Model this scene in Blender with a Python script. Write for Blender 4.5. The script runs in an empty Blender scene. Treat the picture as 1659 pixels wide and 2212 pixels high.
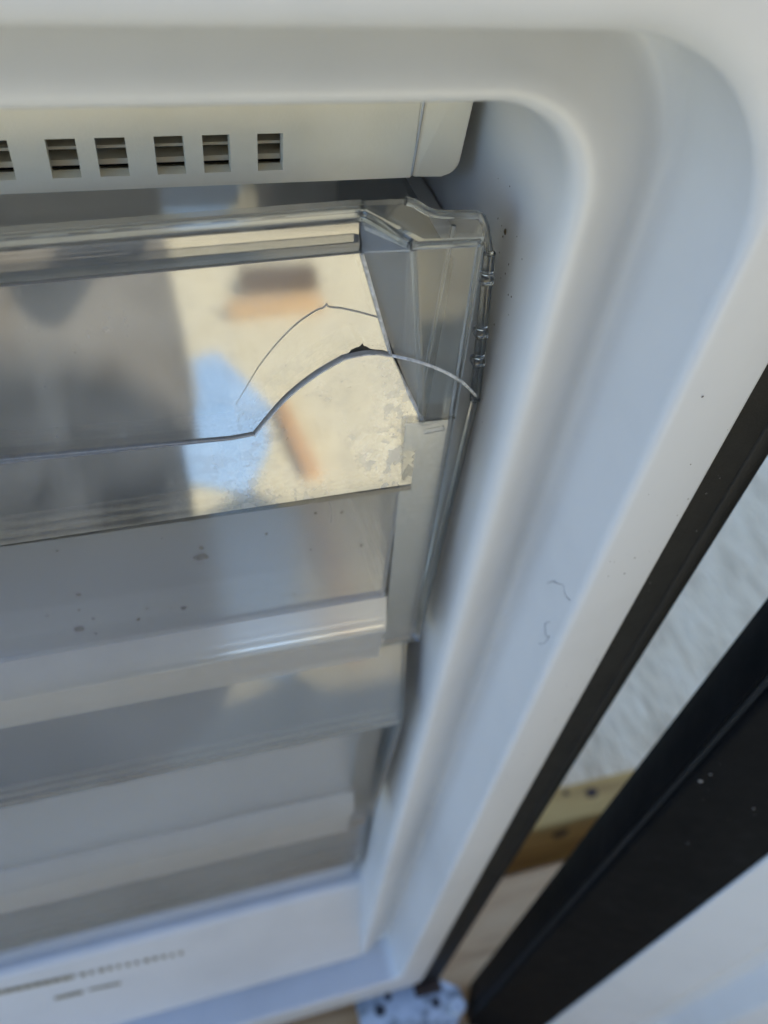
import bpy, bmesh, math, random
from mathutils import Vector, Matrix
random.seed(7)
sc = bpy.context.scene
C = sc.collection
GZ = 0.95                       # eye height above the ground; all heights below are written relative to the eye

# ------------------------------------------------------------------ camera
cd = bpy.data.cameras.new('camera'); cam = bpy.data.objects.new('camera', cd); C.objects.link(cam)
Rm = ((0.95983, -0.139536, 0.243425), (-0.264503, -0.739449, 0.619075), (0.093617, -0.658593, -0.746653))
m = Matrix(((Rm[0][0], -Rm[0][1], -Rm[0][2], 0), (Rm[1][0], -Rm[1][1], -Rm[1][2], 0), (Rm[2][0], -Rm[2][1], -Rm[2][2], GZ), (0, 0, 0, 1)))
cam.matrix_world = m
cd.sensor_fit = 'VERTICAL'; cd.sensor_height = 36; cd.sensor_width = 27
cd.lens = 1755 / 2212 * 36
cd.clip_start = 0.01; cd.clip_end = 500
cd.dof.use_dof = True; cd.dof.focus_distance = 0.200; cd.dof.aperture_fstop = 9.5
sc.camera = cam

# ------------------------------------------------------------------ sky, sun, exposure
SUN_AZ = math.radians(28)        # azimuth of the sun, clockwise from +Y (behind the freezer and the added shade wall)
SUN_EL = math.radians(45)
w = bpy.data.worlds.new('World'); sc.world = w; w.use_nodes = True
nt = w.node_tree; bg = nt.nodes['Background']
sky = nt.nodes.new('ShaderNodeTexSky'); sky.sky_type = 'NISHITA'; sky.sun_disc = False
sky.ozone_density = 7.0; sky.dust_density = .4; sky.sun_elevation = SUN_EL; sky.sun_rotation = SUN_AZ
nt.links.new(sky.outputs[0], bg.inputs[0]); bg.inputs[1].default_value = 0.15
sd = bpy.data.lights.new('sun', 'SUN'); sun = bpy.data.objects.new('sun', sd); C.objects.link(sun)
sd.energy = 3.7; sd.angle = math.radians(0.5); sd.color = (1.0, 0.90, 0.73)
to_sun = Vector((math.sin(SUN_AZ) * math.cos(SUN_EL), math.cos(SUN_AZ) * math.cos(SUN_EL), math.sin(SUN_EL)))
sun.rotation_euler = to_sun.to_track_quat('Z', 'Y').to_euler(); sun.location = (0, 0, 5)
sc.view_settings.view_transform = 'Standard'; sc.view_settings.look = 'None'
sc.view_settings.gamma = 1; sc.view_settings.use_curve_mapping = False
sc.view_settings.exposure = 2.0
sc.cycles.max_bounces = 10; sc.cycles.diffuse_bounces = 4; sc.cycles.glossy_bounces = 5
sc.cycles.transmission_bounces = 7; sc.cycles.transparent_max_bounces = 40
sc.cycles.use_denoising = True
sc.cycles.sample_clamp_indirect = 4.0

# ------------------------------------------------------------------ materials
def new_mat(name):
    M = bpy.data.materials.new(name); M.use_nodes = True
    n = M.node_tree; n.nodes.clear()
    out = n.nodes.new('ShaderNodeOutputMaterial')
    return M, n, out
def nd(n, t, **kw):
    o = n.nodes.new(t)
    for k, v in kw.items():
        if k in o.inputs: o.inputs[k].default_value = v
        else: setattr(o, k, v)
    return o
def noise(n, scale, detail=4, rough=0.55, coord=None, stretch=None):
    tc = nd(n, 'ShaderNodeTexCoord'); src = tc.outputs['Object']
    if stretch:
        mp = nd(n, 'ShaderNodeMapping'); mp.inputs['Scale'].default_value = stretch
        n.links.new(src, mp.inputs[0]); src = mp.outputs[0]
    t = nd(n, 'ShaderNodeTexNoise', Scale=scale, Detail=detail, Roughness=rough)
    n.links.new(src, t.inputs['Vector'])
    return t
def ramp(n, src, stops):
    r = nd(n, 'ShaderNodeValToRGB')
    e = r.color_ramp.elements
    while len(e) < len(stops): e.new(0.5)
    for i, (p, c) in enumerate(stops):
        e[i].position = p; e[i].color = c if len(c) == 4 else (*c, 1)
    n.links.new(src, r.inputs[0]); return r
def g(v): return (v, v, v, 1)
def plain(name, stops, scale=30, rough=0.5, rough_var=0.0, bump=0.0, bump_scale=300, metal=0, stretch=None, spec=0.5, detail=5, coat=0, bump_dist=.001):
    M, n, out = new_mat(name)
    p = nd(n, 'ShaderNodeBsdfPrincipled', Metallic=metal, Roughness=rough)
    p.inputs['Specular IOR Level'].default_value = spec
    p.inputs['Coat Weight'].default_value = coat
    t = noise(n, scale, detail, 0.6, stretch=stretch)
    r = ramp(n, t.outputs['Fac'], stops); n.links.new(r.outputs[0], p.inputs['Base Color'])
    if rough_var:
        t2 = noise(n, scale * 2.7, 5)
        mr = nd(n, 'ShaderNodeMapRange'); mr.inputs[3].default_value = rough - rough_var; mr.inputs[4].default_value = rough + rough_var
        n.links.new(t2.outputs['Fac'], mr.inputs[0]); n.links.new(mr.outputs[0], p.inputs['Roughness'])
    if bump:
        t3 = noise(n, bump_scale, 3, stretch=stretch)
        b = nd(n, 'ShaderNodeBump', Strength=bump, Distance=bump_dist)
        n.links.new(t3.outputs['Fac'], b.inputs['Height']); n.links.new(b.outputs[0], p.inputs['Normal'])
    n.links.new(p.outputs[0], out.inputs[0])
    return M
def thin_plastic(name, ior=1.6, rough=0.03, haze=0.08, haze_var=0.08, hcol=(.78, .78, .76), tint=(.975, .982, .986), scale=35, spots=False, wav=0.0, refl=None):
    """clear moulded plastic sheet: see-through, mirror-like by angle, with a film of frost, dust and dried drops"""
    M, n, out = new_mat(name)
    tr = nd(n, 'ShaderNodeBsdfTransparent', Color=(*tint, 1))
    gl = nd(n, 'ShaderNodeBsdfGlossy', Roughness=rough, Color=(1, 1, 1, 1))
    fr = nd(n, 'ShaderNodeFresnel', IOR=ior)
    if wav:
        t3 = noise(n, 14, 2); b = nd(n, 'ShaderNodeBump', Strength=wav, Distance=0.002)
        n.links.new(t3.outputs['Fac'], b.inputs['Height']); n.links.new(b.outputs[0], gl.inputs['Normal'])
    mx = nd(n, 'ShaderNodeMixShader'); n.links.new(fr.outputs[0], mx.inputs[0])
    n.links.new(tr.outputs[0], mx.inputs[1]); n.links.new(gl.outputs[0], mx.inputs[2])
    df = nd(n, 'ShaderNodeBsdfDiffuse', Color=(*hcol, 1)); tl = nd(n, 'ShaderNodeBsdfTranslucent', Color=(*hcol, 1))
    m2 = nd(n, 'ShaderNodeMixShader'); m2.inputs[0].default_value = 0.45
    n.links.new(df.outputs[0], m2.inputs[1]); n.links.new(tl.outputs[0], m2.inputs[2])
    t = noise(n, scale, 6, 0.65)
    mr = nd(n, 'ShaderNodeMapRange'); mr.inputs[1].default_value = .3; mr.inputs[2].default_value = .72
    mr.inputs[3].default_value = max(0, haze - haze_var); mr.inputs[4].default_value = haze + haze_var
    n.links.new(t.outputs['Fac'], mr.inputs[0]); fac = mr.outputs[0]
    if spots:
        # dried water drops: islands with crisp rims, gathered near the lower right of the pane
        tc = nd(n, 'ShaderNodeTexCoord')
        t5 = noise(n, 330, 3, 0.55); t6 = noise(n, 42, 2)
        r5 = ramp(n, t5.outputs['Fac'], [(.535, g(0)), (.55, g(1))])
        r6 = ramp(n, t6.outputs['Fac'], [(.40, g(0)), (.52, g(1))])
        sx = nd(n, 'ShaderNodeSeparateXYZ'); n.links.new(tc.outputs['Object'], sx.inputs[0])
        mz = nd(n, 'ShaderNodeMapRange'); mz.inputs[1].default_value = SPOT[0]; mz.inputs[2].default_value = SPOT[1]
        mz.inputs[3].default_value = 1.0; mz.inputs[4].default_value = 0.0
        n.links.new(sx.outputs['Z'], mz.inputs[0])
        mxx = nd(n, 'ShaderNodeMapRange'); mxx.inputs[1].default_value = SPOT[2]; mxx.inputs[2].default_value = SPOT[3]
        n.links.new(sx.outputs['X'], mxx.inputs[0])
        a = nd(n, 'ShaderNodeMath', operation='MULTIPLY'); n.links.new(r5.outputs[0], a.inputs[0]); n.links.new(r6.outputs[0], a.inputs[1])
        b2 = nd(n, 'ShaderNodeMath', operation='MULTIPLY'); n.links.new(mz.outputs[0], b2.inputs[0]); n.links.new(mxx.outputs[0], b2.inputs[1])
        c2 = nd(n, 'ShaderNodeMath', operation='MULTIPLY'); n.links.new(a.outputs[0], c2.inputs[0]); n.links.new(b2.outputs[0], c2.inputs[1])
        d2 = nd(n, 'ShaderNodeMath', operation='MULTIPLY_ADD'); d2.inputs[1].default_value = 0.45
        n.links.new(c2.outputs[0], d2.inputs[0]); n.links.new(fac, d2.inputs[2]); fac = d2.outputs[0]
        # fine speckle everywhere
        t7 = noise(n, 520, 3); r7 = ramp(n, t7.outputs['Fac'], [(.58, g(0)), (.70, g(.10))])
        e2 = nd(n, 'ShaderNodeMath', operation='ADD'); n.links.new(fac, e2.inputs[0]); n.links.new(r7.outputs[0], e2.inputs[1]); fac = e2.outputs[0]
        # wiped streaks
        t8 = noise(n, 30, 4, stretch=(3, 1, .35)); r8 = ramp(n, t8.outputs['Fac'], [(.5, g(0)), (.75, g(.12))])
        e3 = nd(n, 'ShaderNodeMath', operation='ADD'); e3.use_clamp = True
        n.links.new(fac, e3.inputs[0]); n.links.new(r8.outputs[0], e3.inputs[1]); fac = e3.outputs[0]
    m3 = nd(n, 'ShaderNodeMixShader'); n.links.new(fac, m3.inputs[0])
    n.links.new(mx.outputs[0], m3.inputs[1]); n.links.new(m2.outputs[0], m3.inputs[2])
    n.links.new(m3.outputs[0], out.inputs[0])
    return M
SPOT = (0.098, 0.140, 0.262, 0.300)   # band of dried drops in the drawer's own coordinates (see drawer origin)

LINER = plain('white_liner_plastic', [(.28, (.575, .58, .585)), (.5, (.635, .64, .645)), (.75, (.665, .667, .67))], scale=11, rough=.36, rough_var=.04, bump=.0, bump_scale=420)
VENT = plain('cream_vent_plastic', [(.3, (.82, .77, .63)), (.5, (.87, .82, .69)), (.8, (.89, .85, .73))], scale=28, rough=.5, bump=.08, bump_scale=900)
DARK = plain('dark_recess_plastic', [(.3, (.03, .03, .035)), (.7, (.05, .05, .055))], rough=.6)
BLACK = plain('black_painted_steel', [(.3, (.009, .0095, .010)), (.7, (.016, .016, .016))], scale=60, rough=.55, rough_var=.08, bump=.15, bump_scale=1200, spec=.25)
RUBBER = plain('black_gasket_rubber', [(.3, (.003, .0035, .0045)), (.62, (.005, .0055, .0065)), (.8, (.014, .014, .015))], scale=45, rough=.6, rough_var=.1, bump=.1, bump_scale=500, spec=.07)
METAL = plain('zinc_hinge_steel', [(.35, (.25, .27, .28)), (.5, (.55, .60, .64)), (.7, (.66, .70, .74))], scale=60, rough=.4, bump=.3, bump_scale=200)
WOOD = plain('pallet_wood', [(.25, (.30, .15, .05)), (.5, (.56, .33, .15)), (.75, (.66, .42, .21))], scale=18, rough=.75, bump=.4, bump_scale=90, stretch=(.5, 5, 5))
PINE = plain('yellow_pine', [(.25, (.36, .21, .08)), (.5, (.52, .34, .16)), (.8, (.60, .43, .24))], scale=14, rough=.7, bump=.3, bump_scale=90, stretch=(.6, 5, 5))
BEAM = plain('brown_beam_wood', [(.25, (.30, .15, .035)), (.5, (.52, .30, .08)), (.8, (.64, .40, .13))], scale=14, rough=.75, bump=.4, bump_scale=90, stretch=(.6, 5, 5))
KNOT = plain('dark_wood_knot', [(.3, (.03, .016, .01)), (.7, (.08, .04, .02))], scale=90, rough=.8)
CONC = plain('yard_concrete', [(.25, (.50, .45, .29)), (.5, (.68, .62, .41)), (.75, (.78, .72, .50))], scale=16, rough=.9, bump=.9, bump_scale=45, detail=10, bump_dist=.012, stretch=(1, .6, 1))
BLUE = plain('pale_blue_plastic_sheet', [(.3, (.30, .50, .74)), (.7, (.40, .60, .82))], scale=4, rough=.4)
SHADE_WALL = plain('pale_shade_wall', [(.3, (.55, .52, .47)), (.7, (.62, .59, .54))], scale=3, rough=.9)
BLOCKER = plain('dark_blocker', [(.3, (.040, .036, .032)), (.7, (.06, .054, .048))], scale=5, rough=.9)
DIRT = plain('mould_specks', [(.3, (.04, .03, .02)), (.7, (.12, .09, .05))], scale=200, rough=.9)
LINT = plain('pale_lint', [(.3, (.16, .155, .15)), (.7, (.26, .25, .24))], scale=200, rough=.9)
HAIR = plain('dark_hair', [(.3, (.25, .25, .26)), (.7, (.34, .34, .35))], scale=200, rough=.6)
INK = plain('faded_brown_print', [(.3, (.16, .13, .07)), (.7, (.30, .26, .17))], scale=150, rough=.8)
SEAM = plain('panel_seam', [(.3, (.50, .50, .50)), (.7, (.56, .56, .56))], scale=20, rough=.5)

PANE = thin_plastic('clear_pane', ior=3.1, rough=.06, haze=.12, haze_var=.12, scale=38, spots=True, wav=.05)
PANE2 = thin_plastic('clear_lower_pane', ior=1.7, rough=.06, haze=.16, haze_var=.06, scale=12, hcol=(.72, .75, .78))
CLEAR = thin_plastic('clear_sheet', ior=1.5, rough=.04, haze=.05, haze_var=.03)
CORNER = thin_plastic('clear_corner', ior=1.28, rough=.03, haze=.06, haze_var=.03)
HAZY = thin_plastic('hazy_facet', ior=1.28, rough=.06, haze=.24, haze_var=.08, scale=50, hcol=(.76, .74, .70))
FROST = thin_plastic('frosted_sheet', ior=1.45, rough=.25, haze=.14, haze_var=.06, scale=700, hcol=(.34, .37, .41))
CLOUD = thin_plastic('cloudy_sheet', ior=1.35, rough=.12, haze=.22, haze_var=.05, scale=7, hcol=(.76, .79, .83))
LIP = thin_plastic('cloudy_lip', ior=1.9, rough=.14, haze=.34, haze_var=.04, scale=9, hcol=(.78, .79, .80))
HIGHLIGHT = thin_plastic('white_highlight_line', ior=1.8, rough=.2, haze=.85, haze_var=.04, scale=30, hcol=(.95, .95, .93))  # near-white haze that paints the bright highlight lines on drawer edges
LEDGE = thin_plastic('ledge_sheet', ior=1.8, rough=.08, haze=.17, haze_var=.06, scale=60, hcol=(.62, .66, .70))
CRACK = thin_plastic('broken_edge', ior=1.7, rough=.25, haze=.85, haze_var=.14, scale=400, hcol=(.62, .60, .56))
WHITECRACK = thin_plastic('crazed_edge', ior=1.7, rough=.2, haze=.55, haze_var=.3, scale=500, hcol=(.85, .86, .88))
def glass(name):
    M, n, out = new_mat(name)
    p = nd(n, 'ShaderNodeBsdfPrincipled', Roughness=.04, IOR=1.45)
    p.inputs['Base Color'].default_value = (.93, .96, .98, 1)
    p.inputs['Transmission Weight'].default_value = 1
    n.links.new(p.outputs[0], out.inputs[0]); return M
GLASS = glass('thick_clear_rim')

# ------------------------------------------------------------------ mesh helpers
def root(name, label, cat, loc, group=None, kind=None):
    o = bpy.data.objects.new(name, None); C.objects.link(o)
    o.location = (loc[0], loc[1], loc[2] + GZ); o.empty_display_size = .05
    if label: o['label'] = label; o['category'] = cat
    if group: o['group'] = group
    if kind: o['kind'] = kind
    return o
def wloc(o):
    v = Vector((0, 0, 0))
    while o: v = v + o.location; o = o.parent
    return v
def mesh(name, verts, faces, mat, parent=None, smooth=False, bevel=0, seg=2, mats=None, fm=None, auto=None, origin=None):
    base = wloc(parent) if parent else Vector((0, 0, 0))
    me = bpy.data.meshes.new(name)
    o = bpy.data.objects.new(name, me); C.objects.link(o)
    loc = Vector((0, 0, 0))
    if origin: loc = Vector((origin[0], origin[1], origin[2] + GZ)) - base
    o.location = loc
    vs = [Vector((v[0], v[1], v[2] + GZ)) - base - loc for v in verts]
    me.from_pydata(vs, [], faces)
    for mm in (mats or [mat]): me.materials.append(mm)
    if fm:
        for p, i in zip(me.polygons, fm): p.material_index = i
    bm = bmesh.new(); bm.from_mesh(me); bmesh.ops.recalc_face_normals(bm, faces=bm.faces); bm.to_mesh(me); bm.free()
    if smooth:
        for p in me.polygons: p.use_smooth = True
        if auto: me.set_sharp_from_angle(angle=math.radians(auto))
    if bevel:
        b = o.modifiers.new('bevel', 'BEVEL'); b.width = bevel; b.segments = seg; b.limit_method = 'ANGLE'; b.angle_limit = math.radians(40)
        for p in me.polygons: p.use_smooth = True
        me.set_sharp_from_angle(angle=math.radians(60)) if not bevel else None
    if parent: o.parent = parent
    return o
def box(name, x0, x1, y0, y1, z0, z1, mat, parent=None, bevel=0, **kw):
    v = [(x, y, z) for x in (x0, x1) for y in (y0, y1) for z in (z0, z1)]
    f = [(0, 1, 3, 2), (4, 6, 7, 5), (0, 4, 5, 1), (2, 3, 7, 6), (0, 2, 6, 4), (1, 5, 7, 3)]
    return mesh(name, v, f, mat, parent, bevel=bevel, **kw)
def prism(name, pts, ext, mat, parent=None, bevel=0, smooth=False, mats=None, **kw):
    """closed polygon of 3-D points pushed along the vector ext"""
    n = len(pts); e = Vector(ext)
    v = [Vector(p) for p in pts] + [Vector(p) + e for p in pts]
    f = [tuple(range(n)), tuple(range(2 * n - 1, n - 1, -1))] + [(i, (i + 1) % n, n + (i + 1) % n, n + i) for i in range(n)]
    fm = [0, 0] + [1] * n if mats else None
    return mesh(name, v, f, mat, parent, bevel=bevel, smooth=smooth, mats=mats, fm=fm, **kw)
def sheet(name, prof, x0, x1, mat, parent, thick=.0016, smooth=True, x1b=None, sag=0):
    """a profile of (y, z) points swept along x, as a sheet with thickness (pushed to +y side)"""
    n = len(prof); v = []; f = []
    nrm = []
    for i in range(n):
        a = Vector(prof[max(i - 1, 0)]); b = Vector(prof[min(i + 1, n - 1)]); d = (b - a).normalized()
        nrm.append(Vector((-d.y, d.x)) if True else None)
    xr = [(x1 if x1b is None else x1 + (x1b - x1) * i / (n - 1)) for i in range(n)]
    for i, (y, z) in enumerate(prof):
        q = Vector((y, z)) + nrm[i] * thick
        d = sag * (x0 - x1)
        v += [(x0, y, z + d), (xr[i], y, z), (x0, q.x, q.y + d), (xr[i], q.x, q.y)]
    for i in range(n - 1):
        a = 4 * i; b = a + 4
        f += [(a, a + 1, b + 1, b), (a + 2, b + 2, b + 3, a + 3), (a, b, b + 2, a + 2), (a + 1, a + 3, b + 3, b + 1)]
    f += [(0, 2, 3, 1), (4 * n - 4, 4 * n - 3, 4 * n - 1, 4 * n - 2)]
    return mesh(name, v, f, mat, parent, smooth=smooth, auto=50)
def tube(name, pts, r, mat, parent=None, seg=8, taper=None, flat=None, **kw):
    pts = [Vector(p) for p in pts]; v = []; f = []; n = len(pts)
    for i, p in enumerate(pts):
        d = (pts[min(i + 1, n - 1)] - pts[max(i - 1, 0)]).normalized()
        a = d.cross(Vector((0.31, -0.9, 0.3))).normalized(); b = d.cross(a).normalized()
        rr = r * (taper[i] if taper else 1)
        for k in range(seg):
            t = 2 * math.pi * k / seg
            v.append(p + a * rr * math.cos(t) + b * rr * math.sin(t))
    for i in range(n - 1):
        for k in range(seg):
            f.append((i * seg + k, i * seg + (k + 1) % seg, (i + 1) * seg + (k + 1) % seg, (i + 1) * seg + k))
    f += [tuple(range(seg)), tuple((n - 1) * seg + k for k in range(seg))]
    return mesh(name, v, f, mat, parent, smooth=True, auto=60, **kw)
def spline(pts, n=6):
    P = [Vector(p) for p in pts]; out = []
    for i in range(len(P) - 1):
        p0 = P[max(i - 1, 0)]; p1 = P[i]; p2 = P[i + 1]; p3 = P[min(i + 2, len(P) - 1)]
        for k in range(n):
            t = k / n
            out.append(0.5 * ((2 * p1) + (-p0 + p2) * t + (2 * p0 - 5 * p1 + 4 * p2 - p3) * t * t + (-p0 + 3 * p1 - 3 * p2 + p3) * t ** 3))
    out.append(P[-1]); return out
def fillet(poly, radii, n=7):
    out = []
    for i, p in enumerate(poly):
        p = Vector(p)
        if i in (0, len(poly) - 1) or not radii[i]: out.append(p); continue
        a = Vector(poly[i - 1]); b = Vector(poly[i + 1])
        u = (a - p).normalized(); v_ = (b - p).normalized()
        ang = u.angle(v_); d = min(radii[i] / math.tan(ang / 2), (a - p).length * .95, (b - p).length * .95)
        A = p + u * d; B = p + v_ * d
        for k in range(n + 1):
            t = k / n
            out.append((1 - t) ** 2 * A + 2 * t * (1 - t) * p + t * t * B)
    return out
def interp(x, table):
    if x <= table[0][0]: return table[0][1]
    for (a, va), (b, vb) in zip(table, table[1:]):
        if x <= b: return va + (vb - va) * (x - a) / (b - a)
    return table[-1][1]

# ------------------------------------------------------------------ the ground
GR = mesh('ground', [(-60, -60, -.95), (60, -60, -.95), (60, 60, -.95), (-60, 60, -.95)], [(0, 1, 2, 3)], CONC)
GR['kind'] = 'structure'

WARM_GROUND = plain('warm_tinted_concrete', [(.25, (.56, .42, .25)), (.5, (.84, .66, .41)), (.75, (.92, .75, .50))], scale=22, rough=.9, bump=.9, bump_scale=60, detail=10, bump_dist=.010, stretch=(1.4, .5, 1))  # warmer ground copy, tinted in place of bounced sunlight in the shaded gap
warm_patch = mesh('warm_ground_patch', [(.10, .15, -.9455), (2.4, .15, -.9455), (2.4, 2.4, -.9455), (.10, 2.4, -.9455)], [(0, 1, 2, 3)], WARM_GROUND); warm_patch['kind'] = 'structure'  # added patch over the same ground, holding that warm tint

# ------------------------------------------------------------------ the freezer
FZ = root('freezer', 'open white-lined upright freezer with black cabinet standing on a wooden pallet', 'freezer', (-.135, .42, -.80))
XW, XL = .0884, -.360            # inner walls
def rect_loop(o, y, n=14):
    xr = XW + o; xl = XL - o
    zt = interp(o, [(-.01, -.0612), (0, -.0612), (.0272, -.041), (.0275, -.0415), (.05, .035)])
    zb = interp(o, [(-.01, -.710), (0, -.710), (.0272, -.7165), (.0275, -.717), (.05, -.7575)])
    rt = interp(o, [(0, .022), (.0262, .042), (.05, .03)])
    rb = interp(o, [(0, .006), (.0262, .010), (.05, .012)])
    L = []
    for cx, cz, r, a0 in ((xr - rt, zt - rt, rt, 0), (xl + rt, zt - rt, rt, 90), (xl + rb, zb + rb, rb, 180), (xr - rb, zb + rb, rb, 270)):
        for k in range(n + 1):
            t = math.radians(a0 + 90 * k / n)
            L.append((cx + r * math.cos(t), y, cz + r * math.sin(t)))
    return L
prof = fillet([(.050, .1235), (.050, .120), (.0275, .120), (.0282, .1570), (0, .1390), (-.0015, .335)],
              [0, .0012, .0035, .0045, .0060, 0], 8)
lv, lf = [], []
for o_, y_ in [(p.x, p.y) for p in prof]: lv += rect_loop(o_, y_)
N = 60
for i in range(len(prof) - 1):
    for k in range(N):
        a = i * N + k; b = i * N + (k + 1) % N
        lf.append((a, b, b + N, a + N))
lf.append(tuple(range((len(prof) - 1) * N, len(prof) * N)))
mesh('liner', lv, lf, LINER, FZ, smooth=True, auto=40)
# raised sill at the foot of the compartment, on which the lowest drawer stands
pr = [(y, z) for y, z in [(p.x, p.y) for p in fillet([(.1425, -.7085), (.166, -.604), (.25, -.600), (.325, -.598)], [0, .008, 0, 0], 6)]]
prism('sill', [(XL + .002, y, z) for y, z in pr] + [(XL + .002, .325, -.7085)], (XW - XL - .0020, 0, 0), LINER, FZ, smooth=False)
# faded print on the sill: two rows of worn marks
def sill_pt(x, z, lift=.0006):
    y = .1425 + (z + .7085) / (.1045) * .0235
    return (x, y - lift * 1.0, z + lift * .17)
for i in range(24):
    xa = -.175 + i * .0058
    if xa < -.112: wid, hh = .0052, .0052
    else: wid, hh = random.uniform(.0018, .0035), .0048
    z0 = -.6175 - i * .00055 + random.uniform(-.0003, .0003)
    prism('printed_letter', [sill_pt(xa, z0), sill_pt(xa + wid, z0 - .0005), sill_pt(xa + wid, z0 - hh), sill_pt(xa, z0 - hh + .0003)], (0, .0002, 0), INK, FZ)
prism('printed_letter', [sill_pt(-.126, -.646), sill_pt(-.108, -.647), sill_pt(-.108, -.651), sill_pt(-.126, -.650)], (0, .0002, 0), INK, FZ)
prism('printed_letter', [sill_pt(-.104, -.6475), sill_pt(-.0835, -.6495), sill_pt(-.0835, -.6525), sill_pt(-.104, -.6500)], (0, .0002, 0), INK, FZ)

# black cabinet shell and its front frame
XR_, XLo = .159, -.429
box('side_panel', .1515, XR_, .1222, .74, -.772, .06, BLACK, FZ, bevel=.0012)
box('side_panel', XLo, XLo + .0075, .1222, .74, -.772, .06, BLACK, FZ, bevel=.0012)
box('top_panel', XLo + .0076, .1514, .1222, .74, .048, .06, BLACK, FZ)
box('back_panel', XLo + .0076, .1514, .73, .739, -.771, .0475, BLACK, FZ)
box('base_panel', XLo + .0076, .1514, .1225, .729, -.771, -.7605, BLACK, FZ)
box('frame_strip', .1385, .1513, .1224, .150, -.760, .047, BLACK, FZ)
box('frame_strip', XLo + .0077, -.4085, .1224, .150, -.760, .047, BLACK, FZ)
for x in (-.40, .12):
    for y in (.17, .68):
        v = []; f = []
        tube('foot', [(x, y, -.7995), (x, y, -.792), (x, y, -.7918), (x, y, -.7712)], .016, RUBBER, FZ, seg=16, taper=[1, 1, .6, .6])

# hinge plate under the front corner
hp = [(.085, .128), (.150, .128), (.172, .112), (.176, .098), (.160, .085), (.105, .080), (.085, .095)]
HP = prism('hinge_plate', [(x, y, -.7785) for x, y in hp], (0, 0, .0035), METAL, FZ, bevel=.0006)
for x, y, r in ((.103, .112, .0045), (.112, .120, .0032), (.150, .106, .004)):
    tube('hinge_hole', [(x, y, -.7752), (x, y, -.7742)], r, DARK, HP, seg=14)
tube('hinge_pin', [(.165, .098, -.776), (.165, .098, -.763)], .006, METAL, HP, seg=16)
box('hinge_grime', .135, .158, .113, .127, -.7749, -.7738, KNOT, HP, bevel=.0004)

# vent cover hanging from the ceiling of the compartment
VC = root('vent_cover', None, None, (-.13, .19, -.0975)); VC.parent = FZ; VC.location = VC.location - FZ.location
YV = .190; ZB = -.0982; ZT = -.0618; SZT, SZB = -.0860, -.0949
slots = []
for k in range(-3, 1):
    base = -.0835 * (1 if k == 0 else 0)
pat = [(-.0167, -.0104), (-.0063, .0002), (.0065, .0131), (.0173, .0236), (.0300, .0361)]
slots = list(pat)
for sft in (-.0244, -.0344, -.0470, -.0575, -.0700, -.0805, -.0930, -.1035, -.1160, -.1265, -.139, -.1495, -.162, -.1725, -.185):
    slots.append((sft - .0062, sft))
slots = sorted(slots)
xs = [-.352]
for a, b in slots: xs += [a, b]
xs += [.0692, .0835]
vv = []; vf = []
def quad(a, b, c, d):
    i = len(vv); vv.extend([a, b, c, d]); vf.append((i, i + 1, i + 2, i + 3))
# face with openings: top band, bars between slots, bottom band
R_ = .006
def front(x0, x1, z0, z1): quad((x0, YV, z0), (x1, YV, z0), (x1, YV, z1), (x0, YV, z1))
for i in range(len(xs) - 2): front(xs[i], xs[i + 1], SZT, ZT); front(xs[i], xs[i + 1], ZB + .0008, SZB)
for i in range(0, len(xs) - 1, 2): front(xs[i], xs[i + 1], SZB, SZT)
for a, b in slots:      # reveals
    d = .004
    quad((a, YV, SZB), (a, YV + d, SZB), (a, YV + d, SZT), (a, YV, SZT)); quad((b, YV, SZB), (b, YV, SZT), (b, YV + d, SZT), (b, YV + d, SZB))
    quad((a, YV, SZT), (a, YV + d, SZT), (b, YV + d, SZT), (b, YV, SZT)); quad((a, YV, SZB), (b, YV, SZB), (b, YV + d, SZB), (a, YV + d, SZB))
mesh('vent_grille', vv, vf, VENT, VC)
# solid right end with rounded corner, continuing back as the duct housing
xe0 = xs[-2]
cor = [(xe0, ZT), (xe0, ZB + .0008)]
cor += [(xe0 + .001, ZB), (.0775, ZB)]
for k in range(7):
    t = math.radians(-90 + 80 * k / 6); cor.append((.0775 + .0045 * math.cos(t), ZB + .0045 + .0045 * math.sin(t)))
cor += [(.0842, ZT)]
prism('vent_end', [(x, YV, z) for x, z in cor], (0, .03, 0), VENT, VC, bevel=.0016)
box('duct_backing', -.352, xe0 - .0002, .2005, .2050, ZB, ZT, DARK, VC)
box('duct_housing', -.352, xe0 + .010,   .2210, .28, ZB, ZT, LINER, VC)
box('duct_bottom', -.352, xe0 - .0002, YV + .0002, .2003, ZB, ZB + .0007, VENT, VC)
for z in (-.0880, -.0905):
    box('louvre_slat', -.35, xe0 - .001, .1955, .2003, z - .00035, z + .00035, VENT, VC)
box('louvre_shelf', -.35, xe0 - .001, .1952, .2002, -.0945, -.0932, WOOD if False else VENT, VC)
tube('panel_seam', spline([(.0655, YV - .0001, -.0600), (.0685, YV - .0001, -.0625), (.0702, YV - .0001, -.068), (.0700, YV - .0001, -.080), (.0692, YV - .0001, -.0975)], 6), .00035, SEAM, VC, seg=6)

# rails the drawers run on
for z in (-.118, -.262, -.436):
    for sx in (1, -1):
        x0, x1 = (XW - .011, XW - .0012) if sx == 1 else (XL + .0012, XL + .011)
        box('drawer_rail', x0, x1,   .20, .325, z - .006, z, LINER, FZ, bevel=.001)

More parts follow.
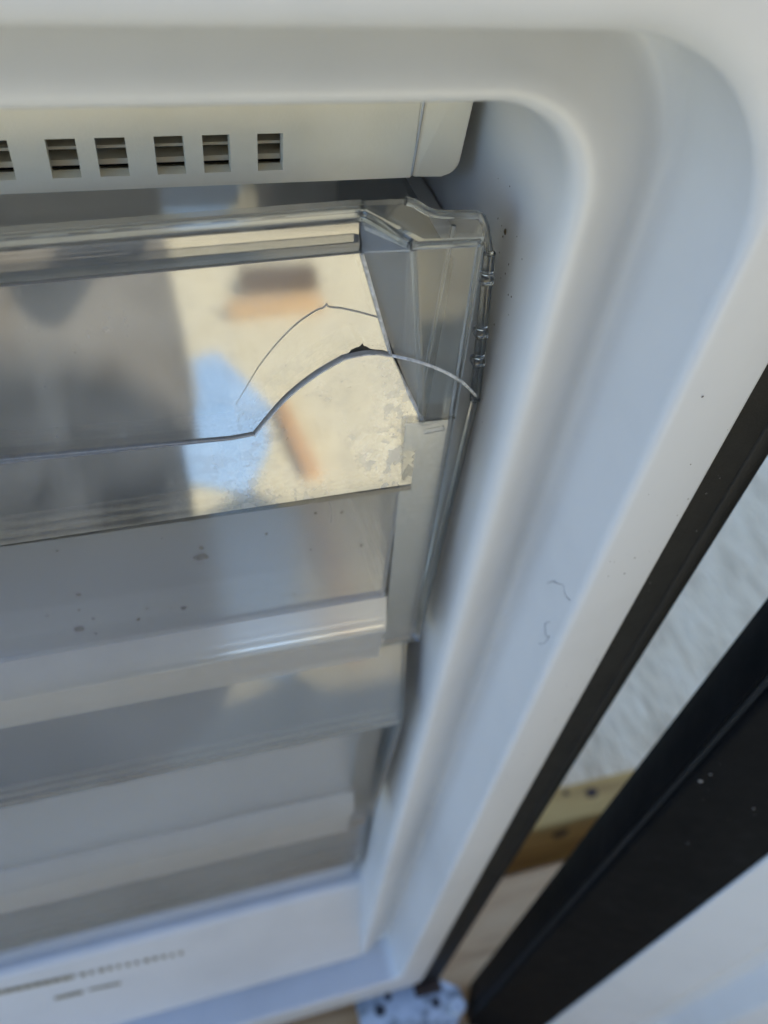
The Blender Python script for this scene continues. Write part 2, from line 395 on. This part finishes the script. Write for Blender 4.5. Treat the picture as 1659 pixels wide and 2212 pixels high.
# door, swung open to about 150 degrees
H = Vector((.176, .0895)); U = Vector((.874, -.486)).normalized(); Nn = Vector((-U.y * -1, U.x * -1)).normalized()
Nn = Vector((U.y, -U.x)); Nn = Nn.normalized()      # faces the viewer: (-.486, -.874)
DR = root('door', None, None, (.42, -.05, -.768)); DR.parent = FZ; DR.location = DR.location - FZ.location
def door_part(name, poly, mat, z0=-.797, z1=.045, bevel=0, smooth=False):
    pts = []
    for s, h in poly:
        q = H + U * s + Nn * h; pts.append((q.x, q.y, z0))
    return prism(name, pts, (0, 0, z1 - z0), mat, DR, bevel=bevel, smooth=smooth)
door_part('door_panel', [(0, -.0005), (.54, -.0005), (.54, -.055), (.032, -.055), (0, -.030)], BLACK, bevel=.002)
door_part('gasket', [(p.x, p.y) for p in fillet([(.0012, -.0003), (.0012, .0030), (.0505, .0030), (.0505, -.0003)], [0, .002, .0008, 0], 4)], RUBBER, bevel=0)
door_part('edge_trim', [(-.0004, -.0022), (-.0016, -.0022), (-.0016, -.0285), (-.0004, -.0285)], RUBBER, bevel=.0004)
dl = fillet([(.0508, -.0004), (.0508, .0042), (.090, .0052), (.096, .0022), (.105, .0022), (.117, .014), (.40, .016), (.42, .0), (.42, -.0004)],
            [0, .0015, .006, .005, .006, .008, .01, 0, 0], 6)
door_part('door_liner', [(p.x, p.y) for p in dl], LINER, z0=-.762, z1=.040, smooth=False)

# ------------------------------------------------------------------ drawers
XA = -.348
def tub(D, ztop, zbot, yf, yb=.31, xr=.074):
    """the clear box behind a drawer front"""
    box('tub_side', xr - .0018, xr, yf + .004, yb, zbot, ztop, CLEAR, D)
    box('tub_side', XA + .010, XA + .0118, yf + .004, yb, zbot, ztop, CLEAR, D)
    box('tub_back', XA + .012, xr - .0020, yb - .002, yb, zbot, ztop, CLEAR, D)
    box('tub_floor', XA + .012, xr - .0020, yf + .006, yb - .0022, zbot, zbot + .0018, CLOUD, D)

D1 = root('freezer_drawer', 'clear freezer drawer with cracked front, topmost of the three', 'drawer', (-.2700, .160, -.2555), 'clear freezer drawers')  # a pull-out freezer drawer, like the two below it
def pane_y(z): return .148 - .152 * (-z - .1427)
def pane_pt(x, z, off=0):
    return Vector((x, pane_y(z) - off * .988, z + off * .150))
# handle ledges
SAG = .030          # the broken front hangs a little lower towards the left
sheet('top_ledge', [(.1652, -.0921), (.1625, -.0920), (.1602, -.0919)], XA, .0490, LEDGE, D1, thick=-.0022, x1b=.0475, sag=SAG)
sheet('handle_strip', [(.1604, -.0921), (.1596, -.0962)], XA, .0470, PANE, D1, thick=-.0016, sag=SAG)
sheet('lower_ledge', [(.1600, -.0964), (.1575, -.0966), (.1554, -.0967)], XA, .0472, LEDGE, D1, thick=-.0022, x1b=.0465, sag=SAG)
prism('handle_end', [(.0474, .1600, -.0921), (.0558, .1484, -.0921), (.0562, .1484, -.0932), (.0472, .1550, -.0970)], (.0010, .0006, 0), CLOUD, D1)
tube('rim_bead', [(XA, .1652, -.0920 + SAG * (XA - .05)), (.050, .1652, -.0920)], .0008, GLASS, D1, seg=10)
tube('rim_bead', spline([(.0470, .1602, -.0910), (.0492, .1588, -.0910), (.0535, .1520, -.0912), (.0558, .1490, -.0916)], 5), .0012, GLASS, D1, seg=10)
prism('corner_ledge', [(.0500, .1652, -.0910), (.0476, .1600, -.0912), (.0556, .1480, -.0915), (.0720, .1480, -.0918), (.0745, .1520, -.0918), (.0600, .1520, -.0914)], (0, 0, -.0012), CORNER, D1)
# cracked pane: an upper and a lower piece that no longer meet
crack = [(XA, -.1330), (-.12, -.1372), (-.03763, -.1399), (-.00678, -.14075), (.0153, -.14145), (.02049, -.14094), (.02354, -.13726), (.02947, -.13072), (.03637, -.12549), (.04318, -.12184), (.0448, -.1212), (.0452, -.1205), (.04656, -.11997), (.0473, -.1198), (.04803, -.11905), (.0485, -.1199), (.04886, -.11982), (.0500, -.1207), (.05123, -.12105), (.0530, -.1213), (.0554, -.12235)]
crack_lo = [(XA, -.1332), (-.12, -.1374), (-.03769, -.14015), (-.00682, -.14102), (.01528, -.14173), (.02082, -.14126), (.02375, -.13769), (.02969, -.13114), (.0366, -.1259), (.04342, -.12224), (.04605, -.12177), (.04893, -.12156), (.05184, -.12174), (.05542, -.12273)]
def smooth2(c, lo, hi):
    a = [(x, 0, z) for x, z in c[lo:hi + 1]]
    return c[:lo] + [(p.x, p.z) for p in spline(a, 5)] + c[hi + 1:]
up = [(XA, -.0970 + SAG * (XA - .0468))] + smooth2(crack, 5, 9) + [(.0521, -.1133), (.0468, -.0970)]
lo = smooth2(crack_lo, 5, 9)
low = lo + [(.0645, -.1427), (.0640, -.1645), (XA, -.1645)]
prism('pane_piece', [pane_pt(x, z) for x, z in up], Vector((0, .0018, -.00027)), PANE, D1, mats=[PANE, CRACK])
tilt = Matrix.Rotation(math.radians(1.6), 4, 'X') @ Matrix.Rotation(math.radians(0.9), 4, 'Z')
piv = pane_pt(.03, -.1645)
prism('pane_piece', [piv + tilt @ (pane_pt(x, z) - piv) for x, z in low], Vector((0, .0018, -.00027)), PANE, D1, mats=[PANE, CRACK])
# the dark lip of the break along its straight run, and the finer second crack above it
tube('crack_edge', [pane_pt(x, z, .0003) for x, z in lo if -.3 < x < .021], .00042, CRACK, D1, seg=6)
lowpos = lambda x, z, off: piv + tilt @ (pane_pt(x, z, off) - piv)
tube('crack_edge', [lowpos(x, z - .0002, .0001) for x, z in lo if x > .0205], .00020, WHITECRACK, D1, seg=6)
arc = [(.01706, -.13206), (.0195, -.12825), (.02309, -.12243), (.02765, -.11689), (.03207, -.11264), (.03641, -.10982), (.0385, -.1091), (.0392, -.1083), (.0397, -.1090), (.04293, -.1097), (.04739, -.1111), (.05139, -.1126)]
tube('crack_line', [pane_pt(p.x, p.z, .0002) for p in spline([(x, 0, z) for x, z in arc], 4)], .00016, CRACK, D1, seg=5, taper=[min(1, .2 + i * .03) for i in range(45)])
# facet leading forward to the corner box, and the corner box's front plate
prism('side_facet', [(.0470, .1550, -.0970), (.0522, .1526, -.1133), (.0650, .1481, -.1427), (.0564, .1481, -.0932)], (.0013, .0005, 0), HAZY, D1)
tube('facet_edge', [(.0470, .1546, -.0970), (.0522, .1522, -.1133), (.0555, .1510, -.1235), (.0650, .1476, -.1427)], .0005, WHITECRACK, D1, seg=6)
tube('facet_edge', [(.0564, .1478, -.0925), (.0648, .1478, -.1427)], .0007, GLASS, D1, seg=8)
prism('corner_plate', [(.0566, .1480, -.0925), (.0715, .1480, -.0925), (.0735, .1480, -.1430), (.0652, .1480, -.1430)], (0, .0015, 0), CORNER, D1)
prism('corner_side', [(.0722, .1482, -.0925), (.0742, .1482, -.1430), (.0752, .1475, -.2480), (.0790, .1585, -.2480), (.0800, .1600, -.1430), (.0775, .1600, -.0950)], (-.0015, 0, 0), CORNER, D1)
for a, b, r in (((.0718, .1478, -.0920), (.0738, .1476, -.1430), .0008), ((.0738, .1476, -.1430), (.0750, .1470, -.2480), .0007),
                ((.0700, .1600, -.0945), (.0672, .1560, -.1420), .0006)):
    tube('corner_bead', [a, b], r, GLASS, D1, seg=8)
tube('corner_bead', [(.0558, .1482, -.0918), (.0718, .1482, -.0920)], .0009, GLASS, D1, seg=8)
tube('crack_line', spline([(.0554, .1500, -.1224), (.0609, .1472, -.1226), (.0674, .1472, -.1260), (.0729, .1472, -.1298), (.0776, .1500, -.1355), (.0835, .1560, -.1440)], 5), .0004, WHITECRACK, D1, seg=6)
# ear plate with its notched outline
ear = [(.049, -.0886), (.058, -.0886), (.0603, -.0893), (.0656, -.0920), (.0754, -.0928), (.0780, -.0950), (.0800, -.1000), (.0810, -.1030), (.0862, -.1500), (.0800, -.2600), (.0660, -.2600), (.0640, -.1480), (.0600, -.1000), (.049, -.0945)]
def ear_y(z): return .1600 - max(0, (-z - .15)) * .085
prism('ear_plate', [(x, ear_y(z), z) for x, z in ear], (0, .0022, 0), CORNER, D1, mats=[CORNER, LEDGE])
tube('ear_rim', [(p.x, p.y, p.z) for p in spline([(x, ear_y(z) + .0010, z) for x, z in ear[1:8]], 4)], .0010, GLASS, D1, seg=10)
tube('ear_rim', [(x, ear_y(z) + .001, z) for x, z in ear[7:9]], .0016, GLASS, D1, seg=10)
tube('ear_rim', [(x, ear_y(z) + .001, z) for x, z in ear[8:10]], .0012, GLASS, D1, seg=10)
for z in (-.110, -.1265, -.136):
    xx = .0810 + (-z - .103) / .047 * .0052
    box('ear_rib', xx - .0020, xx + .0014, ear_y(z) - .0007, ear_y(z) + .0032, z - .0012, z + .0012, GLASS, D1, bevel=.0004)
# frosted corner strip
prism('frosted_strip', [(.0602, .1456, -.1425), (.0727, .1456, -.1430), (.0738, .1440, -.2480), (.0640, .1440, -.2480)], (0, .0012, 0), FROST, D1)
tube('strip_clip', [(.0650, .1450, -.1446), (.0705, .1450, -.1440)], .0007, CLEAR, D1, seg=8)
# lower face, lip, under-face
sheet('pane_return', [(.1447, -.1648), (.1500, -.1660), (.1580, -.1690)], XA, .0640, CLEAR, D1, thick=-.0014)
sheet('lower_face', [(.1580, -.1695), (.1530, -.1960), (.1475, -.2195)], XA, .0660, CLOUD, D1, thick=-.0018, x1b=.0615)
lip = [(p.x, p.y) for p in fillet([(.1475, -.2198), (.1432, -.2345), (.1460, -.2385), (.1465, -.2555)], [0, .002, .003, 0], 6)]
sheet('bottom_lip', lip, XA, .0625, LIP, D1, thick=-.002)
tube('lip_highlight', [(XA, .1430, -.2352), (.0625, .1430, -.2352)], .0008, HIGHLIGHT, D1, seg=8)  # white tube drawn as the highlight along the lip
tub(D1, -.105, -.2550, .158, xr=.0725)

def low_drawer(label, zt, zpane, zzone, zline, zbot, yt=.157, yp=.146, xr=.0785):
    D = root('freezer_drawer', label, 'drawer', (-.2700, .160, zbot), 'clear freezer drawers')
    sheet('top_ledge', [(yt + .006, zt), (yt + .003, zt - .0004), (yt, zt - .0006)], XA, xr, LEDGE, D, thick=-.002)
    sheet('front_pane', [(yt, zt - .001), (yp, zpane)], XA, xr - .0015, PANE2, D, thick=-.0018)
    tube('pane_highlight', [(XA, yp - .0002, zpane), (xr - .0015, yp - .0002, zpane)], .0008, HIGHLIGHT, D, seg=8)  # white tube drawn as the bright line at the pane bottom
    prism('end_plate', [(xr - .001, yt - .0005, zt - .001), (xr - .001, yp - .0005, zpane), (xr - .0035, yp + .003, zbot + .002), (xr - .0035, yp + .012, zbot + .002), (xr - .001, yt + .010, zt - .001)], (.0016, 0, 0), LEDGE, D)
    tube('end_bead', [(xr - .0012, yt - .0008, zt - .001), (xr - .0012, yp - .0008, zpane)], .0009, GLASS, D, seg=8)
    if zzone is not None:
        prism('frosted_strip', [(.0600, yp - .0006, zpane - .0015), (.0700, yp - .0006, zpane - .0015), (.0715, yp, zbot + .002), (.0615, yp, zbot + .002)], (0, .0012, 0), FROST, D)
        sheet('pane_return', [(yp, zpane - .001), (yp + .010, zpane - .004)], XA, .0690, CLEAR, D, thick=-.0014)
        sheet('lower_face', [(yp + .010, zpane - .0045), (yp + .0020, zzone)], XA, .0690, CLOUD, D, thick=-.0018, x1b=.0620)
        lp = [(p.x, p.y) for p in fillet([(yp + .0020, zzone - .0002), (yp - .0022, zline), (yp + .001, zline - .005), (yp + .0015, zbot)], [0, .002, .003, 0], 6)]
        sheet('bottom_lip', lp, XA, .0625, LIP, D, thick=-.002)
        tube('lip_highlight', [(XA, yp - .0025, zline - .0006), (.0625, yp - .0025, zline - .0006)], .0010, HIGHLIGHT, D, seg=8)
    tub(D, zt - .004, zbot + .0008, yt + .003, xr=.0725)
    return D
D2 = low_drawer('clear freezer drawer between the cracked top drawer and the bottom drawer', -.2630, -.3145, -.380, -.3980, -.430, yt=.1602)
D3 = low_drawer('clear freezer drawer at the bottom, standing on the white sill', -.4400, -.5560, None, None, -.5965, yt=.172, yp=.168, xr=.0855)
sheet('lower_face', [(.168, -.557), (.1725, -.5962)], XA, .0800, CLEAR, D3, thick=-.0018)

# ------------------------------------------------------------------ pallet under the freezer
PL = root('wooden_pallet', 'weathered wooden pallet carrying the freezer, boards showing beside the cabinet', 'pallet', (.05, .22, -.95))
for y0, y1, xe in ((-.30, -.20, .66), (-.165, -.065, .66), (-.03, .060, .66), (.092, .192, .66), (.32, .41, .15), (.45, .54, .15), (.62, .72, .15)):
    box('deck_board', -.55, xe, y0, y1, -.822, -.8002, WOOD, PL, bevel=.002, origin=(0, y0, -.82))
for x in (-.53, .02, .45):
    box('stringer', x, x + .09, -.30, .225, -.9495, -.8225, WOOD, PL, bevel=.003, origin=(x, 0, -.9))
    if x < .4: box('stringer', x, x + .09, .29, .72, -.9495, -.8225, WOOD, PL, bevel=.003, origin=(x, 0, -.9))
box('edge_beam', -.55, .66, .228, .264, -.9450, -.803, BEAM, PL, bevel=.003, origin=(.3, .25, -.87))
for x, y, z, rx, rz in ((.335, .2275, -.835, .010, .012), (.285, .2275, -.900, .009, .014), (.60, .2275, -.87, .01, .01)):
    v = [(x, y - .0006, z)] + [(x + rx * math.cos(t * .5236) * random.uniform(.8, 1.15), y - .0003, z + rz * math.sin(t * .5236) * random.uniform(.8, 1.15)) for t in range(12)]
    mesh('knot', v, [(0, 1 + i, 1 + (i + 1) % 12) for i in range(12)], KNOT, PL)
for x, y, rx in ((.372, .250, .007), (.345, .256, .004)):
    v = [(x, y, -.8022)] + [(x + rx * math.cos(t * .5236) * random.uniform(.8, 1.2), y + rx * .7 * math.sin(t * .5236), -.8026) for t in range(12)]
    mesh('knot', v, [(0, 1 + i, 1 + (i + 1) % 12) for i in range(12)], KNOT, PL)

# ------------------------------------------------------------------ yard things mirrored in the drawer front, and unseen blocks added to shape the light
hw = box('shade_wall', -12, 12, 2.5, 2.8, -.95, 2.98, SHADE_WALL, None, bevel=.01, origin=(0, 2.6, -.95))  # unseen wall, added so its shadow covers the near ground
hw['label'] = 'unseen pale wall added behind the freezer to shade the near ground'; hw['category'] = 'wall'
bs = prism('plastic_sheet', [(.10, -2.0, -.946), (.18, -2.05, -.946), (.25, -1.7, -.946), (.285, -1.5, -.946), (.25, -1.20, -.946), (.17, -1.02, -.946), (.03, -1.12, -.946), (.05, -1.5, -.946), (.09, -1.7, -.946)], (0, 0, .006), BLUE, None, origin=(.1, -1.9, -.946))
bs['label'] = 'pale blue plastic sheet on the ground, mirrored in the cracked pane'; bs['category'] = 'sheet'
tb = box('timber_beam', .25, .58, -2.42, -2.34, -.95, -.895, PINE, None, bevel=.006, origin=(.5, -3.5, -.95))
tb['label'] = 'yellow timber beam on the ground, mirrored high in the cracked pane'; tb['category'] = 'beam'

tb2 = box('timber_beam', .33, .62, -2.72, -2.60, -.95, -.87, KNOT, None, bevel=.006, origin=(.4, -2.66, -.95))
tb2['label'] = 'dark stained timber just behind the yellow beam, mirrored in the cracked pane'; tb2['category'] = 'beam'
tb3 = box('timber_beam', .290, .325, -1.50, -1.05, -.95, -.925, WOOD, None, bevel=.004, origin=(.32, -1.4, -.95))
tb3['label'] = 'brown batten beside the blue sheet, mirrored low in the cracked pane'; tb3['category'] = 'beam'
hb = box('sky_blocker', -1.4, 14, -9.0, -6.0, -.95, 8.5, BLOCKER, None, bevel=.02, origin=(0, -8, -.95))  # unseen block, added to keep low front sky off the freezer
hb['label'] = 'unseen dark block added across the yard to cut front sky light'; hb['category'] = 'sky_blocker'

# ------------------------------------------------------------------ dirt, hair and lint
def specks(name, pts, mat, label, cat='dirt'):
    v = []; f = []
    for c, nrm, r in pts:
        c = Vector(c); c.z += 0; nrm = Vector(nrm).normalized(); a = nrm.orthogonal().normalized(); b = nrm.cross(a)
        i = len(v); k = 7; v.append(c + nrm * r * .35)
        for t in range(k):
            q = random.uniform(.6, 1.25) * r; an = 2 * math.pi * t / k
            v.append(c + a * q * math.cos(an) + b * q * math.sin(an))
        f += [(i, i + 1 + t, i + 1 + (t + 1) % k) for t in range(k)]
    o = mesh(name, v, f, mat, None); o['kind'] = 'stuff'; o['label'] = label; o['category'] = cat
    return o
zs = [(-.01925, -.17666, .0007), (.005, -.18977, .0006), (.00451, -.19296, .0011), (.0060, -.1935, .0006), (.0030, -.1932, .0005), (-.03113, -.20017, .0006), (-.00242, -.21157, .0007), (-.03312, -.21286, .0010), (-.01607, -.21319, .0005), (.02449, -.18807, .0004)]
zs += [(random.uniform(-.08, .06), random.uniform(-.217, -.175), random.uniform(.0001, .0004)) for _ in range(26)]
pts = []
for x, z, r in zs:
    y = interp(-z, [(.1695, .1580), (.196, .1530), (.2195, .1475)]) - .0003
    pts.append(((x, y, z), (0, -1, .2), r * 1.4))
pts += [((x, .1455, -.2405 + random.uniform(-.004, 0)), (0, -1, 0), r) for x, r in ((.0409, .0008), (.058, .0006))]
for y, z, r in ((.1692, -.1023, .0008), (.1698, -.1041, .0004), (.1635, -.1081, .0003), (.1641, -.1111, .0003), (.1582, -.114, .0003), (.1659, -.1136, .0002), (.1637, -.1264, .0003)):
    pts.append(((.0881, y, z), (-1, 0, 0), r))
for _ in range(60):
    pts.append(((.0881, random.uniform(.155, .19), random.uniform(-.30, -.09)), (-1, 0, 0), random.uniform(.0001, .0003)))
for _ in range(40):
    pts.append(((random.uniform(.118, .139), .1198, random.uniform(-.6, -.1)), (0, -1, 0), random.uniform(.0001, .0003)))
for _ in range(40):
    pts.append(((random.uniform(.120, .137), .1198, random.uniform(-.6, -.1)), (0, -1, 0), random.uniform(.0001, .0003)))
specks('dirt_specks', pts, DIRT, 'small dark dirt specks scattered over the freezer plastic')
pts = []
n3 = (Nn.x, Nn.y, 0)
for _ in range(46):
    s = random.uniform(.004, .049); h = .0031
    q = H + U * s + Nn * h
    pts.append(((q.x, q.y, random.uniform(-.55, -.12)), n3, random.choice((.0001, .00015, .0002))))
for s, z, r in ((.0045, -.290, .0011), (.0055, -.283, .0006), (.029, -.30, .0005), (.020, -.345, .0005)):
    q = H + U * s + Nn * .0031; pts.append(((q.x, q.y, z), n3, r))
for _ in range(24):
    pts.append(((random.uniform(.1415, .150), .1221, random.uniform(-.5, -.15)), (0, -1, 0), random.uniform(.00012, .0003)))
specks('lint_specks', pts, LINT, 'pale lint specks stuck to the black gasket and frame', 'lint')
def hair(pts, r, label):
    o = tube('hair_strand', spline(pts, 6), r, HAIR, None, seg=5); o['label'] = label; o['category'] = 'hair'; o['group'] = 'hairs stuck to the freezer'
    return o
# on the step between shelf and flange (surface at x about .1165 .. .117)
hair([(.1158, .1235, -.2060), (.1160, .1270, -.2075), (.1161, .1295, -.2060), (.1160, .1320, -.2085), (.1158, .1345, -.2105), (.1155, .1365, -.2140)], .00012, 'long thin hair lying across the bright step of the right flange')
hair([(.1158, .128, -.225), (.1159, .130, -.229), (.1158, .127, -.232), (.1159, .1255, -.230), (.1158, .1265, -.236), (.1159, .129, -.240)], .00011, 'curled thin hair below the long one on the right flange')
hair([(.04335, .1570, -.1740), (.0426, .1563, -.1770), (.0438, .1556, -.1805), (.0444, .1550, -.1840), (.0440, .1544, -.1875)], .00012, 'short wavy hair on the lower face of the cracked drawer')

# ------------------------------------------------------------------ the person holding the camera, mirrored in the drawer
CLOTH = plain('dark_work_clothes', [(.3, (.15, .14, .12)), (.7, (.20, .19, .165))], scale=25, rough=.95, bump=.4, bump_scale=200)
SKIN = plain('skin', [(.3, (.50, .30, .22)), (.7, (.58, .37, .28))], scale=20, rough=.55)
HAIRM = plain('short_dark_hair', [(.3, (.02, .014, .01)), (.7, (.05, .035, .025))], scale=120, rough=.6)
PS = root('person', 'person in dark clothes leaning in, mirrored as the dim left of the drawer pane', 'person', (-.24, -.52, -.95))
def skin(name, joints, edges, mat, parent, rootv=0, sub=2):
    base = wloc(parent)
    me = bpy.data.meshes.new(name)
    me.from_pydata([Vector((j[0], j[1], j[2] + GZ)) - base for j in joints], edges, [])
    o = bpy.data.objects.new(name, me); C.objects.link(o); o.parent = parent
    sk = o.modifiers.new('skin', 'SKIN'); sk.use_smooth_shade = True
    ss = o.modifiers.new('sub', 'SUBSURF'); ss.levels = sub; ss.render_levels = sub
    for k, j in enumerate(joints):
        r = j[3]; me.skin_vertices[0].data[k].radius = (r, r) if not isinstance(r, tuple) else r
        me.skin_vertices[0].data[k].use_root = (k == rootv)
    me.materials.append(mat); return o
body = [(-.24, -.55, -.02, .150), (-.21, -.52, .12, .155), (-.16, -.45, .27, .175), (-.11, -.37, .40, .125), (-.07, -.31, .47, .055), (-.05, -.27, .53, .075), (-.04, -.24, .61, .095), (-.04, -.23, .69, .075),
        (-.13, -.55, -.10, .095), (-.11, -.52, -.46, .066), (-.10, -.58, -.86, .046), (-.10, -.50, -.915, .036), (-.10, -.40, -.925, .026),
        (-.35, -.55, -.10, .095), (-.37, -.54, -.46, .066), (-.38, -.62, -.86, .046), (-.38, -.54, -.915, .036), (-.38, -.44, -.925, .026),
        (.04, -.40, .34, .062), (.12, -.36, .14, .048), (.06, -.20, .03, .034), (.04, -.14, .02, .030),
        (-.34, -.40, .34, .062), (-.40, -.38, .12, .048), (-.22, -.24, .03, .034), (-.14, -.19, .02, .030)]
ed = [(0, 1), (1, 2), (2, 3), (3, 4), (4, 5), (5, 6), (6, 7), (0, 8), (8, 9), (9, 10), (10, 11), (11, 12), (0, 13), (13, 14), (14, 15), (15, 16), (16, 17),
      (2, 18), (18, 19), (19, 20), (20, 21), (2, 22), (22, 23), (23, 24), (24, 25)]
skin('body', body, ed, CLOTH, PS)
# long work coat hanging from hip to shin
cv = []; cf = []
for k, (z, rx, ry) in enumerate(((.05, .20, .15), (-.10, .25, .165), (-.35, .27, .17), (-.66, .285, .18))):
    for t in range(28):
        a = 2 * math.pi * t / 28; q = 1 + .03 * math.sin(7 * a + k)
        cv.append((-.245 + rx * q * math.cos(a), -.545 + ry * q * math.sin(a), z))
for k in range(3):
    for t in range(28): cf.append((k * 28 + t, k * 28 + (t + 1) % 28, (k + 1) * 28 + (t + 1) % 28, (k + 1) * 28 + t))
mesh('coat', cv, cf, CLOTH, PS, smooth=True)
